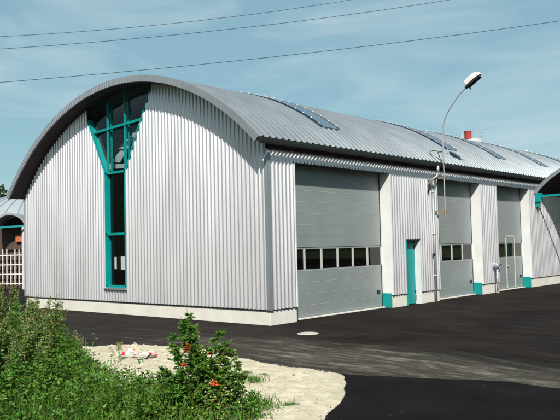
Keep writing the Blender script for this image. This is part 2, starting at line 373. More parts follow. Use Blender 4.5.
# unseen hilly ring, added to darken the cladding's reflections; lowest behind the hall
M['reflect_ring'] = mat('dark hill ring for reflections', (.018, .032, .014), .95, 0, 0, .03, col2=(.04, .058, .024), bump=.6, bscale=.12)
b = MB(); rows_ = []
for k, (rad_, f_) in enumerate(((250, 0), (275, .55), (305, .85), (345, 1), (430, .9), (560, 0))):
    row = []
    for a in np.linspace(0, 2*math.pi, 241):
        d = Vector((math.cos(a), math.sin(a), 0)); vis = max(0, d.dot(Vector((-.64, .77, 0)))+.1)/1.1
        h = (58*max(0, 1-vis)**1.5+13)*f_*(1+.22*noise.noise(Vector((d.x*3, d.y*3, 0)))+.10*noise.noise(Vector((d.x*14, d.y*14, k)))+.05*noise.noise(Vector((d.x*50, d.y*50, k))))
        row.append((CAM.x+d.x*rad_, CAM.y+d.y*rad_, h-.5))
    rows_.append(row)
b.grid(rows_); tag(b.build('reflection_hills', M['reflect_ring'], smooth=True), kind='structure')

# ------------------------------------------------------------------ the hall
XC, ZC, R = -5.981, -1.463, 8.993
LEN = 56.0; YF = -.675; WX = -12.74; PL = .40; LINT = 4.44; XE = .29; XW = -12.93
def arc(x, rr=R): return ZC+math.sqrt(max(0, rr*rr-(x-XC)**2))
TE = math.asin((XE-XC)/R); TW = math.asin((XW-XC)/R)
hall = thing('vehicle_hall', 'long silver corrugated hall with arched roof and three grey sectional doors', 'building')
def wave(s, pitch): return max(-1, min(1, 1.35*math.sin(2*math.pi*s/pitch)))
PITCH_W = .157; AMP = .027; NS = 12
# front gable cladding (faces -Y)
def zslit(x):                      # bottom of the window opening at x, None outside
    if x < -8.45 or x > -4.89: return None
    if x < -7.42: return 4.74+(-7.42-x)/(8.45-7.42)*(6.66-4.74)
    if x <= -6.28: return .86
    return 4.66+(x+6.28)/(6.28-4.89)*(7.2-4.66)
b = MB(); nx = int(12.70/PITCH_W*NS); xs = np.linspace(WX+.03, -.03, nx+1)
def gy(x): return -.045-AMP*wave(x, PITCH_W)
for x0, x1 in zip(xs[:-1], xs[1:]):
    xm = (x0+x1)/2; top = lambda x: arc(x, R-.10)
    z0 = zslit(xm)
    def q(za0, za1, zb0, zb1):
        b.add([(x0, gy(x0), za0), (x1, gy(x1), za1), (x1, gy(x1), zb1), (x0, gy(x0), zb0)], [(0, 1, 2, 3)])
    if z0 is None: q(PL+.01, PL+.01, top(x0), top(x1))
    else:
        a0 = zslit(x0) or z0; a1 = zslit(x1) or z0
        if abs(a0-a1) > 1: a0 = a1 = z0
        q(PL+.01, PL+.01, min(a0, top(x0)), min(a1, top(x1)))
me = b.build('gable_wall', M['clad'], hall, smooth=True)
# merge shared verticals so shading follows the waves
def weld(o, d=1e-4):
    import bmesh
    bm = bmesh.new(); bm.from_mesh(o.data); bmesh.ops.remove_doubles(bm, verts=bm.verts, dist=d); bm.to_mesh(o.data); bm.free()
    o.data.polygons.foreach_set('use_smooth', [True]*len(o.data.polygons))
weld(me)

# long side cladding (faces +X): strips with openings
DOORS = [(1.07, 5.92, 6), (9.07, 12.50, 4), (14.05, 17.37, 4)]
PD = (6.84, 7.74, 2.22)
def sx_(y): return .045+AMP*wave(y, PITCH_W)
def side_open(y):
    for a, c, _ in DOORS:
        if a < y < c: return LINT
    if PD[0] < y < PD[1]: return PD[2]
    return PL+.01
brk = [.03]+[v for d in DOORS for v in d[:2]]+list(PD[:2])+[LEN]
brk.sort(); ys = []
for a, c in zip(brk[:-1], brk[1:]):
    n = max(2, int(round((c-a)/PITCH_W*(NS if a < 18 else 8)))); ys += list(np.linspace(a, c, n+1)[:-1])
ys.append(LEN)
ZT = arc(0)-.12
b = MB()
for y0, y1 in zip(ys[:-1], ys[1:]):
    z0 = side_open((y0+y1)/2)
    b.add([(sx_(y0), y0, z0), (sx_(y1), y1, z0), (sx_(y1), y1, ZT), (sx_(y0), y0, ZT)], [(0, 1, 2, 3)])
weld(b.build('side_wall', M['clad'], hall, smooth=True))
# hidden far walls, closing the shell
b = MB(); b.box(WX-.05, WX+.05, .0, LEN, 0, arc(WX)-.1); b.build('side_wall', M['clad'], hall)
n = 40; xs_ = np.linspace(WX, 0, n); pts = [(WX, LEN, 0)]+[(x, LEN, arc(x)-.05) for x in xs_]+[(0, LEN, 0)]
b = MB(); b.add(pts, [list(range(len(pts)))]); b.build('gable_wall', M['clad'], hall)
# corner and edge flashings
b = MB()
b.box(.0, .072, -.072, .0, PL+.005, 4.75); b.box(-.055, .0, -.075, -.02, PL+.005, 4.9); b.box(.02, .075, .0, .05, PL+.005, 4.75)
b.build('corner_trim', M['flash'], hall)
b = MB(); b.box(WX-.06, WX+.04, -.075, .0, PL+.005, arc(WX)-.12); b.build('corner_trim', M['clad'], hall)
# plinth pieces
pl = lambda x0, x1, y0, y1: MB().box(x0, x1, y0, y1, -.02, PL).build('plinth', M['plinth'], hall, bevel=.012)
b = MB(); q = [(WX, -.012), (.012, -.012), (.012, 1.07), (-.38, 1.07), (-.38, .2), (WX, .2)]
b.add([(x, y, z) for z in (-.02, PL) for x, y in q], [[i, (i+1) % 6, 6+(i+1) % 6, 6+i] for i in range(6)]+[[6, 7, 8, 9, 10, 11], [5, 4, 3, 2, 1, 0]]); b.build('plinth', M['plinth'], hall, bevel=.012)
pl(-.38, .012, 5.92, 6.84); pl(-.38, .012, 7.74, 9.07); pl(-.38, .012, 12.5, 14.05); pl(-.38, .012, 17.37, LEN)
# dark strips stand in for the shadow line above the plinth
MB().box(WX, .03, -.04, -.0135, PL-.02, PL+.02).build('plinth_shade_strip', M['dark'], hall)
for a, c in ((-.01, 1.06), (5.94, 6.82), (7.76, 9.05), (12.52, 14.03), (17.39, LEN)): MB().box(.0135, .03, a, c, PL-.01, PL+.02).build('plinth_shade_strip', M['dark'], hall)

# roof: ribbed sheets running over the arch
RP = .262; prof = [(0, 0), (.13, 0), (.16, .055), (.23, .055)]
cols = []; y = YF
while y < LEN+.3:
    for dy, dr in prof: cols.append((y+dy, dr))
    y += RP
th = np.linspace(TW, TE, 44)
b = MB(); rows = [[(XC+(R+dr)*math.sin(t), yy, ZC+(R+dr)*math.cos(t)) for yy, dr in cols] for t in th]
b.grid(rows, True)
rb = [[(XC+(R-.012+dr)*math.sin(t), yy, ZC+(R-.012+dr)*math.cos(t)) for yy, dr in cols] for t in th[[0, -1]]]
b.grid([rb[1], rows[-1]]); b.grid([rows[0], rb[0]])
b.build('roof', M['roof'], hall)
roof = [o for o in hall.children if o.name.startswith('roof')][0]
# ribbed fascia along the front arch
b = MB(); nseg = int((TE-TW)*R/.105)*8; tt = np.linspace(TW-.004, TE+.004, nseg)
top_, bot_, tb = [], [], []
for i, t in enumerate(tt):
    off = -.007*wave((t-TW)*R, .105)
    s, c = math.sin(t), math.cos(t)
    top_.append((XC+(R+.052)*s, YF-.02+off, ZC+(R+.052)*c)); bot_.append((XC+(R-.15)*s, YF-.02+off, ZC+(R-.15)*c)); tb.append((XC+(R+.052)*s, YF+.10, ZC+(R+.052)*c))
b.grid([tb, top_]); b.grid([top_, bot_])
b.grid([bot_, [(p[0], YF+.03, p[2]) for p in bot_]])
b.build('fascia', M['fascia'], roof)
# soffit under the front overhang and along the eave
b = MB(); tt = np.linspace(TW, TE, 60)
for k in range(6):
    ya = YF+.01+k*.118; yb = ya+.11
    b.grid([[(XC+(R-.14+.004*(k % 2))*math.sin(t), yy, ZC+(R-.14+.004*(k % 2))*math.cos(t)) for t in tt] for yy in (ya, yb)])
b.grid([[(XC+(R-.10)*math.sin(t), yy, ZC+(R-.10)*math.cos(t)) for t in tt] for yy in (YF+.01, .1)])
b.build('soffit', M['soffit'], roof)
# eave lip gutter
b = MB()
for xg in (XE+.075,):
    zt = arc(XE)-.005
    P = [(xg+.04*math.cos(a), zt-.01+.16*math.sin(a)) for a in np.linspace(math.pi, 2*math.pi, 9)]
    b.grid([[(x, yy, z) for x, z in P] for yy in (YF, LEN)]); b.grid([[(x*1.0+.004*0, yy, z+.004) for x, z in P] for yy in (YF, LEN)], True)
for k in range(70): b.bar((XE-.05, .3+k*.8, arc(XE)-.03), (XE+.10, .3+k*.8, arc(XE)-.03), .02, .012)
b.build('gutter', M['dark'], roof)
b = MB(); b.box(-.10, .03, -.02, LEN, ZT-.02, ZT+.03); b.box(.075, .10, -.03, LEN, 4.72, 5.05); b.build('eave_board_shade', M['soffit'], roof)  # wall-top board, plus a dark band painting the shade under the eave
_c = MB(); _c.tube([(0, 0, -.01), (.004, 0, .02)], .026, 7); _o = _c.build('cap', M['lampwhite']); CAPM = _o.data; bpy.data.objects.remove(_o)
# rooflights: flat bands along the arch
def band(y0, y1, ta, tb, name='skylight'):
    t_ = np.linspace(ta, tb, 26); b = MB()
    hh = .075
    b.grid([[(XC+(R+hh)*math.sin(t), yy, ZC+(R+hh)*math.cos(t)) for yy in np.linspace(y0, y1, 9)] for t in t_], True)
    for yy, fl in ((y0, False), (y1, True)):
        b.grid([[(XC+(R+k)*math.sin(t), yy, ZC+(R+k)*math.cos(t)) for t in t_] for k in (.0, hh)], fl)
    for t in (ta, tb):
        b.add([(XC+(R+k)*math.sin(t), yy, ZC+(R+k)*math.cos(t)) for k, yy in ((0, y0), (0, y1), (hh, y1), (hh, y0))], [(0, 1, 2, 3)])
    o = b.build(name, M['poly'], roof)
    for yy in (y0, y1):
        e = MB(); e.grid([[(XC+(R+hh+.012+.012*0)*math.sin(t), yy+q, ZC+(R+hh+.012)*math.cos(t)) for q in (-.035, .035)] for t in t_], True)
        e.build('frame', M['dark'], o)
    L_ = R*(tb-ta); k = int(L_/.36)
    for i in range(k):
        t = ta+(i+.5)/k*(tb-ta); s, cc = math.sin(t), math.cos(t); rr_ = R+hh+.02
        for yy in (y0, y1):
            if name != 'skylight' or yc > 30: continue
            c = bpy.data.objects.new('cap', CAPM); COL.objects.link(c); c.parent = o; c.location = (XC+rr_*s, yy, ZC+rr_*cc)
T1 = math.asin((-.56-XC)/R); T0 = math.asin((-8.2-XC)/R)
for yc in (3.57, 11.4, 16.0, 20.9, 26.6, 32.3, 38): band(yc-.44, yc+.44, T0, T1)
yc = 99; band(10.85, 11.15, math.asin((-.38-XC)/R), math.asin((-.08-XC)/R), 'roof_vent')

# sectional doors
def sectional(y0, y1, npan, wicket):
    r = MB(); xd = -.35; W_ = y1-y0
    o = None
    zs = [0.03]; ph = .335
    b = MB(); z = .04; rows_ = []
    for k in range(14):
        z1 = min(z+ph, LINT+.1)
        if not (1.37 < z+.1 and z1-.1 < 2.05):
            b.box(xd-.03, xd, y0-.05, y1+.03, z+.011, z1-.011)
            b.cur = 1; b.box(xd-.02, xd+.004, y0-.05, y1+.03, z1-.007, z1+.007); b.cur = 0
        z = z1
        if z >= LINT+.1: break
    b.box(xd-.03, xd-.001, y0-.05, y1+.03, 1.38, 1.415); b.box(xd-.03, xd-.001, y0-.05, y1+.03, 2.0, 2.046)
    b.box(xd-.025, xd-.006, y0-.05, y1+.03, .0, .046)
    d = b.build('garage_door', [M['door'], M['joint']], hall)
    if wicket: d['label'] = 'grey sectional door with a framed wicket door'
    # mullions + panes
    edges = np.linspace(y0+.02, y1-.02, npan+1); 
    for e in edges: MB().box(xd-.02, xd+.012, e-.035, e+.035, 1.415, 2.0).build('mullion', M['dframe'], d)
    for a, c in zip(edges[:-1], edges[1:]):
        MB().box(xd-.016, xd-.010, a+.035, c-.035, 1.415, 2.0).build('window_pane', M['pane'], d)
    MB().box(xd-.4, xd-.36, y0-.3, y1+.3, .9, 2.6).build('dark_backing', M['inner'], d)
    MB().box(xd, xd+.03, y1-.33, y1-.17, .47, .59).build('handle', M['black'], d, bevel=.01)
    MB().box(xd-.02, xd+.10, y0, y1, -.01, .025).build('threshold', M['plinth'], d)
    if wicket:
        w = MB(); a, c, t = y0+1.62, y0+2.48, 2.32
        for yy in (a, c): w.box(xd+.001, xd+.022, yy-.03, yy+.03, .06, t)
        w.box(xd+.001, xd+.022, a-.03, c+.03, t-.03, t+.03)
        wd = w.build('wicket_door_frame', M['dframe'], d)
        MB().box(xd+.02, xd+.06, a+.07, a+.17, 1.0, 1.06).build('handle', M['dframe'], wd)
    # recess linings: right reveal is the one the sun strikes
    MB().box(-.40, .010, y1-.001, y1+.03, 0, LINT).build('reveal', M['white'], hall)
    MB().box(.005, .075, y1, y1+.06, PL+.012, LINT).build('edge_trim', M['white'], hall)
    MB().box(-.40, .008, y0-.03, y0+.001, 0, LINT).build('reveal', M['white'], hall)
    MB().box(.005, .07, y0-.035, y0, PL+.012, LINT).build('edge_trim', M['white'], hall)
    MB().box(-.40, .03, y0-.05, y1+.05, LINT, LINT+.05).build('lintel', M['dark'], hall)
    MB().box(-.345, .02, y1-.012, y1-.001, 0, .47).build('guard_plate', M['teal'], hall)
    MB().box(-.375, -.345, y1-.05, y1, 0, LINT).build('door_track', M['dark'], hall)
    return d
for a, c, n in DOORS: sectional(a, c, n, c > 17)
# person door
pd = MB().box(-.20, -.155, PD[0], PD[1], .01, PD[2]-.02).build('entrance_door', M['teal'], hall, bevel=.006)
MB().box(-.36, .07, PD[1]-.03, PD[1], 0, PD[2]).build('reveal', M['white'], hall)
MB().box(-.36, .07, PD[0], PD[0]+.025, 0, PD[2]).build('reveal', M['teal'], hall)
MB().box(-.36, .072, PD[0], PD[1], PD[2]-.02, PD[2]+.03).build('lintel', M['dark'], hall)
b = MB(); b.tube([(-.15, PD[1]-.12, .12), (-.09, PD[1]-.12, .14), (-.08, PD[1]-.12, .3), (-.15, PD[1]-.12, .33)], .014); b.build('kick_handle', M['galv'], pd)
for z in (.35, 1.9): MB().box(-.155, -.135, PD[1]-.07, PD[1]-.035, z, z+.11).build('hinge', M['black'], pd)
# tall gable window: slit below, V above
win = None
b = MB(); tw = .075
def fbar(p, q, w=tw, d=.17, y=.03): b.bar((p[0], y, p[1]), (q[0], y, q[1]), w, d, up=(0, -1, 0))
fr = [((-7.385, .90), (-7.385, 4.74)), ((-6.315, .90), (-6.315, 4.68)), ((-7.42, .90), (-6.28, .90)),
      ((-7.385, 4.72), (-8.40, 6.64)), ((-6.315, 4.66), (-4.95, 7.15)), ((-7.42, 2.64), (-6.28, 2.64)), ((-7.42, 4.70), (-6.28, 4.70))]
for p, q in fr: fbar(p, q)
for (p, q) in (((-8.14, 6.17), (-5.42, 6.30)),): fbar(p, q, .075, .09, .0)
for x, zt in ((-7.30, 7.12), (-6.33, 7.30)):
    fbar((x, 4.7), (x, zt), .055, .07, .0); fbar((x-.015, 4.7), (x-.015, zt), .05, .05, .16)
win = b.build('window_frame', M['teal'], hall)
# panes
def pane(poly): MB().add([(x, .085, z) for x, z in poly], [list(range(len(poly)))]).build('window_pane', M['glass'], win)
pane([(-7.4, .9), (-6.3, .9), (-6.3, 2.62), (-7.4, 2.62)]); pane([(-7.4, 2.66), (-6.3, 2.66), (-6.3, 4.68), (-7.4, 4.68)])
def arcpts(x0, x1, n=6): return [(x, arc(x, R-.13)) for x in np.linspace(x0, x1, n)]
pane([(-7.33, 4.74), (-6.35, 4.72), (-6.35, 6.25), (-7.28, 6.21)])
pane([(-7.33, 4.78), (-7.3, 6.2), (-8.12, 6.17)]); pane([(-6.33, 4.7), (-5.44, 6.29), (-6.33, 6.25)])
pane([(-8.14, 6.18)]+[(-7.3, 6.21)]+arcpts(-7.3, -8.43)); pane([(-7.28, 6.21), (-6.34, 6.26)]+arcpts(-6.34, -7.28)); pane([(-6.33, 6.26), (-5.43, 6.31)]+arcpts(-4.92, -6.33))
b = MB(); b.box(-7.46, -6.24, -.13, .05, .80, .862); b.build('window_sill', M['flash'], win)
# reveal linings of the V against the cladding
b = MB(); b.bar((-7.42, .0, 4.70), (-8.47, .0, 6.68), .02, .14, up=(0, -1, 0)); b.bar((-6.28, .0, 4.62), (-4.90, .0, 7.18), .02, .14, up=(0, -1, 0))
b.bar((-7.425, .0, .86), (-7.425, .0, 4.72), .02, .14, up=(0, -1, 0)); b.bar((-6.275, .0, .86), (-6.275, .0, 4.64), .02, .14, up=(0, -1, 0))
b.build('reveal', M['teal'], win)
# what shows behind the glass: dark hall, pale stair, a framed notice
MB().box(-12.6, -.5, 5.5, 5.6, 0, 4.9).build('interior_wall', M['inner'], hall); MB().box(-12.6, -.5, .25, 5.5, -.02, .02).build('interior_floor', M['inner'], hall)
def on_y(px, py, y):
    d = fw + cr*((px-280)/F_PX) + cu*((210-py)/F_PX); return CAM+d*((y-CAM.y)/d.y)
stair = None
b = MB(); p0, p1 = on_y(106, 172, .62), on_y(141, 131, .62); b.bar(p0, p1, .05, .16, up=(0, 0, 1)); stair = b.build('stair', M['stair'], hall)
for P4 in ([(110.5, 162), (120.5, 150.5), (126.5, 151.5), (119.5, 162.5)], [(118.5, 148.5), (127, 139), (133.5, 140), (127, 149)], [(129.5, 137), (137, 128), (141, 129), (134.5, 137.5)], [(110, 169), (111.5, 164.5), (125, 163.5), (124, 168)]):
    v = [on_y(px, py, .46) for px, py in P4]; w = [q+Vector((0, .06, 0)) for q in v]
    MB().add(v+w, [(0, 1, 2, 3), (7, 6, 5, 4), (0, 4, 5, 1), (1, 5, 6, 2), (2, 6, 7, 3), (3, 7, 4, 0)]).build('tread', M['stair'], stair)
for q0, q1 in (((114.6, 269), (116.2, 257)), ((121, 269.5), (127.5, 256.5))):
    A_, B_ = on_y(*q0, .28), on_y(*q1, .28); x0, x1, z0, z1 = A_.x, B_.x, A_.z, B_.z; MB().box(x0, x1, .28, .30, z0, z1).build('notice_board', M['lattice'], hall)
# downpipe on the first pier
b = MB(); yd = 8.62
b.tube([(.37, yd, 4.85), (.37, yd, 4.60)], .05, 10)
b.tube([(.37, yd, 4.60), (.33, yd-.05, 4.46), (.18, yd-.15, 4.36), (.14, yd-.12, 4.2), (.13, yd, 4.05)], .048, 10)
b.tube([(.13, yd, 4.05), (.13, yd, .03)], .042, 10)
for z in (3.9, 2.4, .9): b.tube([(.13, yd, z), (.13, yd, z+.05)], .056, 10)
b.build('downpipe', M['galv'], hall, smooth=True)
b = MB(); b.tube([(.12, yd-.30, 3.9), (.15, yd-.22, 4.15), (.14, yd-.28, 4.35)], .03, 8); b.tube([(.12, yd-.06, 1.65), (.15, yd-.06, 1.75)], .05, 8); b.build('pipe_elbow', M['black'], hall, smooth=True)

# ------------------------------------------------------------------ things on and about the hall
lp = thing('wall_lamp', 'white lamp head on a thin curved pole bracketed to the hall wall', 'lamp', (.45, 8.9, 3.1))
OX = lambda o: Vector(o.location)
def build_at(b, name, m, root, **k):
    o = b.build(name, m, None, **k); o.parent = root; o.matrix_parent_inverse = Matrix.Identity(4); o.location = -Vector(root.location); return o
yl = 8.9
path = [(.45, yl, 3.1), (.45, yl, 4.9), (.46, yl, 6.05), (.52, yl, 6.42), (.70, yl, 6.78), (.96, yl, 7.10), (1.22, yl, 7.38), (1.48, yl, 7.55)]
pc = [tuple(p) for p in catmull(path, 6)]
b = MB(); b.tube(pc, [.027-.010*i/len(pc) for i in range(len(pc))], 10); build_at(b, 'pole', M['galv'], lp, smooth=True)
b = MB(); b.bar((.05, yl-.02, 4.42), (.5, yl, 4.42), .06, .05); b.bar((.05, yl-.02, 3.24), (.5, yl, 3.24), .06, .06); b.tube([(.45, yl, 3.0), (.45, yl, 3.3)], .045, 8)
build_at(b, 'bracket', M['rust'], lp)
ax = Vector((.82, 0, .50)).normalized(); up_ = Vector((-.50, 0, .82)).normalized(); sd = Vector((0, 1, 0)); o0 = Vector((1.45, yl, 7.55))
b = MB(); secs = [(0, .08, .07, .0), (.06, .13, .20, .02), (.42, .15, .22, .02), (.56, .13, .19, .02), (.66, .07, .08, .03)]
rows_ = []
for s, w, h, z in secs:
    rows_.append([tuple(o0+ax*s+sd*(w*c1)+up_*(z+h*c2)) for c1, c2 in ((-1, 0), (-1.02, .45), (-.75, .9), (-.3, 1.05), (.3, 1.05), (.75, .9), (1.02, .45), (1, 0), (-1, 0))])
b.grid(rows_); b.add(rows_[0][:-1], [list(range(8))]); b.add(rows_[-1][:-1], [list(range(8))[::-1]])
build_at(b, 'lamp_head', M['lampwhite'], lp, smooth=False)
b = MB(); b.add([tuple(o0+ax*s+sd*w*k-up_*q) for q in (-.015, .05) for s, w, k in ((.06, .12, -1), (.06, .12, 1), (.6, .11, 1), (.6, .11, -1))], [(3, 2, 1, 0), (4, 5, 6, 7), (0, 1, 5, 4), (1, 2, 6, 5), (2, 3, 7, 6), (3, 0, 4, 7)])
b.bar(o0-ax*.05-up_*.0, o0+ax*.12-up_*.02, .07, .10, up=up_); b.bar(o0+ax*.09-up_*.16, o0+ax*.09, .05, .05, up=ax)
build_at(b, 'lens', M['lens'], lp, bevel=.01)
# loose cable looping from the eave to the pole
b = MB(); cp_ = [tuple(p) for p in catmull([(.36, 8.72, 4.97), (.15, 8.68, 5.2), (-.02, 8.78, 5.38), (.0, 8.95, 5.46), (.2, 8.98, 5.42), (.43, 8.92, 5.36)], 6)]
b.tube(cp_, .014, 6); tag(b.build('cable', M['cable']), 'short dark cable looping over the eave to the lamp pole', 'cable')

sp_ = thing('standpipe', 'grey post with dark round head in front of the pier between the two right doors', 'post', (.22, 13.46, 0))
b = MB(); b.tube([(.22, 13.46, -.01), (.22, 13.46, 1.08)], .032, 10); b.tube([(.22, 13.46, 0), (.22, 13.46, .03)], .08, 12); build_at(b, 'post', M['galv'], sp_, smooth=True)
b = MB(); b.lathe([(.0, .98), (.07, .99), (.11, 1.06), (.11, 1.16), (.07, 1.22), (.0, 1.23)], (.22, 13.46, 0), 14); b.tube([(.22, 13.46, 1.16), (.27, 13.66, 1.2), (.27, 13.76, 1.12)], .025, 8); b.tube([(.22, 13.46, 1.02), (.26, 13.62, .98), (.26, 13.66, .88)], .02, 8)
build_at(b, 'valve_head', M['flash'], sp_, smooth=True)

sr = thing('roof_siren', 'red drum on a white base with thin aerials on the roof ridge', 'siren', (-4.6, 21.0, 7.5))
b = MB(); b.tube([(-4.6, 21.0, 7.62), (-4.6, 21, 8.0)], .19, 14); b.tube([(-4.6, 21, 8.0), (-4.6, 21, 8.04)], .2, 14); build_at(b, 'drum', M['red'], sr)
b = MB(); b.box(-5.1, -4.0, 20.75, 21.3, 7.36, 7.58); b.tube([(-4.85, 20.8, 7.5), (-4.85, 20.8, 7.95)], .03, 6); build_at(b, 'base', M['lampwhite'], sr, bevel=.02)
b = MB()
b.tube([(-4.3, 21.4, 7.3), (-4.3, 21.4, 8.15)], .012, 6)
for z, l in ((7.75, .35), (7.95, .45), (8.1, .55)): b.tube([(-4.3-l, 21.3, z), (-4.3+l, 21.5, z)], .011, 5)
b.tube([(-4.7, 21, 8.0), (-6.4, 20.2, 7.75)], .01, 5); build_at(b, 'aerial', M['galv'], sr)

# street lamp rising beyond the roof
P = unproj(525, 152, 78); fl = thing('street_lamp', 'white street lamp head just showing above the far roof ridge', 'lamp', (P.x, P.y, 0))
b = MB(); b.tube([(P.x-.5, P.y-.3, -.01), (P.x-.5, P.y-.3, P.z-1.0), (P.x-.45, P.y-.27, P.z-.5), (P.x-.2, P.y-.1, P.z-.2)], [.11, .07, .05, .04], 10); build_at(b, 'pole', M['galv'], fl, smooth=True)
b = MB(); A = Vector((P.x-.25, P.y-.15, P.z-.2)); B_ = Vector((P.x+.3, P.y+.15, P.z+.14)); b.bar(A, B_, .28, .26); build_at(b, 'lamp_head', M['lampwhite'], fl, bevel=.06)
b = MB(); b.bar(A-Vector((0, 0, .16)), B_-Vector((0, 0, .16)), .24, .08); build_at(b, 'lens', M['lens'], fl)

# barrel canopy leaning on the wall at the right
cn = thing('barrel_canopy', 'dark-soffited barrel canopy on teal beams beside the hall wall at right edge', 'canopy', (0, 18.2, 0))
CW = 5.6; CY0, CY1 = 18.05, 30.0; rise = 1.35; Rc = ((CW/2)**2+rise**2)/(2*rise); cxm = .10+CW/2; cz = 4.22+rise-Rc; ta = math.asin(CW/2/Rc)
tt = np.linspace(-ta, ta, 30); b = MB(); ycs = np.arange(CY0, CY1, .06)
b.grid([[(cxm+(Rc+.1+.018*wave(yy, .24))*math.sin(t), yy, cz+(Rc+.1+.018*wave(yy, .24))*math.cos(t)) for yy in ycs] for t in tt], True)
build_at(b, 'roof', M['roof'], cn, smooth=True)
b = MB(); b.grid([[(cxm+Rc*math.sin(t), yy, cz+Rc*math.cos(t)) for yy in (CY0, CY1)] for t in tt]); build_at(b, 'soffit', M['soffit'], cn)
b = MB(); b.grid([[(cxm+k*math.sin(t), CY0-.02, cz+k*math.cos(t)) for t in tt] for k in (Rc-.04, Rc+.13)], True); b.grid([[(cxm+(Rc+.13)*math.sin(t), yy, cz+(Rc+.13)*math.cos(t)) for t in tt] for yy in (CY0-.02, CY0+.1)], True); build_at(b, 'fascia', M['fascia'], cn)
b = MB(); b.bar((.1, CY0+.12, 4.12), (CW+.1, CY0+.12, 4.22), .07, .09); build_at(b, 'tie_beam', M['teal'], cn)
b = MB(); b.box(.085, .34, CY0-.02, CY0+.3, 3.86, 4.26); b.box(.085, .25, CY0+.06, CY0+.2, 3.62, 3.86); build_at(b, 'bracket', M['teal'], cn, bevel=.02)
for yy in (CY0+.14, CY1-.3):
    b = MB(); b.tube([(CW+.05, yy, -.01), (CW+.05, yy, 4.2)], .07, 12); build_at(b, 'post', M['teal'], cn)

# manhole cover
c_ = ground_at(308, 333.5); mc = MB(); mc.lathe([(0, .008), (.20, .008), (.205, .004)], (c_.x, c_.y, 0), 36); mc.lathe([(.215, .004), (.22, .010), (.25, .010), (.26, -.004)], (c_.x, c_.y, 0), 36)
for k in range(-3, 4): mc.box(c_.x-.12, c_.x+.12, c_.y+k*.045-.009, c_.y+k*.045+.009, .0085, .013)
tag(mc.build('manhole_cover', M['iron']), 'pale dusty round manhole cover in the asphalt before the first door', 'manhole cover')

# overhead cables
for i, (p, q, lab, rr_) in enumerate((((-40, 38.5), (380, -5), 'overhead wire crossing top of the sky, uppermost of three', .016), ((-40, 51.5), (480, -5), 'overhead wire in the sky, middle of three', .017), ((-60, 87), (640, 9), 'overhead wire in the sky, lowest of three, passing just above the arched roof', .019))):
    A = unproj(p[0], p[1], 52); B_ = unproj(q[0], q[1], 58); pts = []
    D_ = (B_-A); A2 = A-D_*.6; B2 = B_+D_*.6
    for k in range(41):
        t = k/40; w = A2.lerp(B2, t); u_ = (t*2.2-.6); w.z -= .55*(4*u_*(1-u_)); pts.append(w)
    b = MB(); b.tube(pts, rr_, 6); tag(b.build('overhead_wire', M['cable']), lab, 'wire', 'overhead wires')

# ------------------------------------------------------------------ left background pavilion
pv = thing('pavilion', 'low pavilion with shallow grey dome roof and white lattice glazing behind the hall', 'building', (-24, 12, 0))
_p = unproj(33, 250, 47); PC = Vector((_p.x, _p.y)); PR = 5.2
b = MB(); rows_ = []
for i in range(15):
    rr_ = PR*i/14; z = 3.95+2.0*(1-(rr_/PR)**2)
    rows_.append([(PC.x+rr_*math.cos(a), PC.y+rr_*math.sin(a), z) for a in np.linspace(0, 2*math.pi, 73)])
b.grid(rows_); rs = MB()
for k in range(36):
    a = 2*math.pi*k/36; pts = [(PC.x+rr_*math.cos(a), PC.y+rr_*math.sin(a), 3.97+2.0*(1-(rr_/PR)**2)) for rr_ in np.linspace(.5, PR, 10)]; rs.tube(pts, .03, 5)
dome = build_at(b, 'roof', M['domeroof'], pv, smooth=True); 
o = rs.build('seam', M['fascia'], None); o.parent = dome
b = MB(); b.lathe([(PR+.01, 3.95), (PR+.03, 3.8), (PR-.4, 3.78), (PR-.45, 3.9)], (PC.x, PC.y, 0), 72); o = b.build('eave_ring', M['fascia'], None); o.parent = dome
b = MB(); b.lathe([(PR-.5, 0), (PR-.5, 3.9)], (PC.x, PC.y, 0), 72); build_at(b, 'wall', M['winter'], pv)
b = MB()
for k in range(150):
    a = 2*math.pi*k/150
    if -2.9 < math.atan2(math.sin(a), math.cos(a)) < -.1: b.bar((PC.x+(PR-.46)*math.cos(a), PC.y+(PR-.46)*math.sin(a), .3), (PC.x+(PR-.46)*math.cos(a), PC.y+(PR-.46)*math.sin(a), 2.3 if k % 3 else 3.6), .045, .05, up=(1, 0, 0))
for z in (.35, .95, 1.55, 2.2): b.lathe([(PR-.44, z-.03), (PR-.44, z+.03)], (PC.x, PC.y, 0), 72)
build_at(b, 'lattice', M['lattice'], pv)
# porch arch in front: centred to be seen at the picture's left edge
_p = unproj(9.5, 290, 40); cm = Vector((_p.x, _p.y, 0)); Wd = 1.72; ex = Vector((.72, .694, 0)); ey = Vector((-ex.y, ex.x, 0))
rise_ = .62; Rr = ((Wd/2)**2+rise_**2)/(2*rise_); tA = math.asin(Wd/2/Rr); zz = 3.62+rise_-Rr
def pp(s, d, z): p = cm+ex*s+ey*d; return (p.x, p.y, z)
tt = np.linspace(-tA*1.08, tA*1.08, 20)
b = MB(); b.grid([[pp((Rr+.12)*math.sin(t), d, zz+(Rr+.12)*math.cos(t)) for d in (0, 1.6)] for t in tt], True); b.grid([[pp(k*math.sin(t), -.01, zz+k*math.cos(t)) for t in tt] for k in (Rr, Rr+.12)], True); b.grid([[pp(Rr*math.sin(t), d, zz+Rr*math.cos(t)) for d in (0, 1.6)] for t in tt])
build_at(b, 'porch_roof', M['flash'], pv)
b = MB(); b.bar(pp(-Wd*.6, .05, 3.52), pp(Wd*.58, .05, 3.62), .08, .10); b.bar(pp(Wd*.5, .05, 3.35), pp(Wd*.5, .05, 3.85), .12, .12, up=(1, 0, 0)); build_at(b, 'tie_beam', M['teal'], pv)
b = MB(); b.bar(pp(Wd*.47, .45, 0), pp(Wd*.47, .45, 3.6), .36, .36, up=(1, 0, 0)); build_at(b, 'post', M['white'], pv)
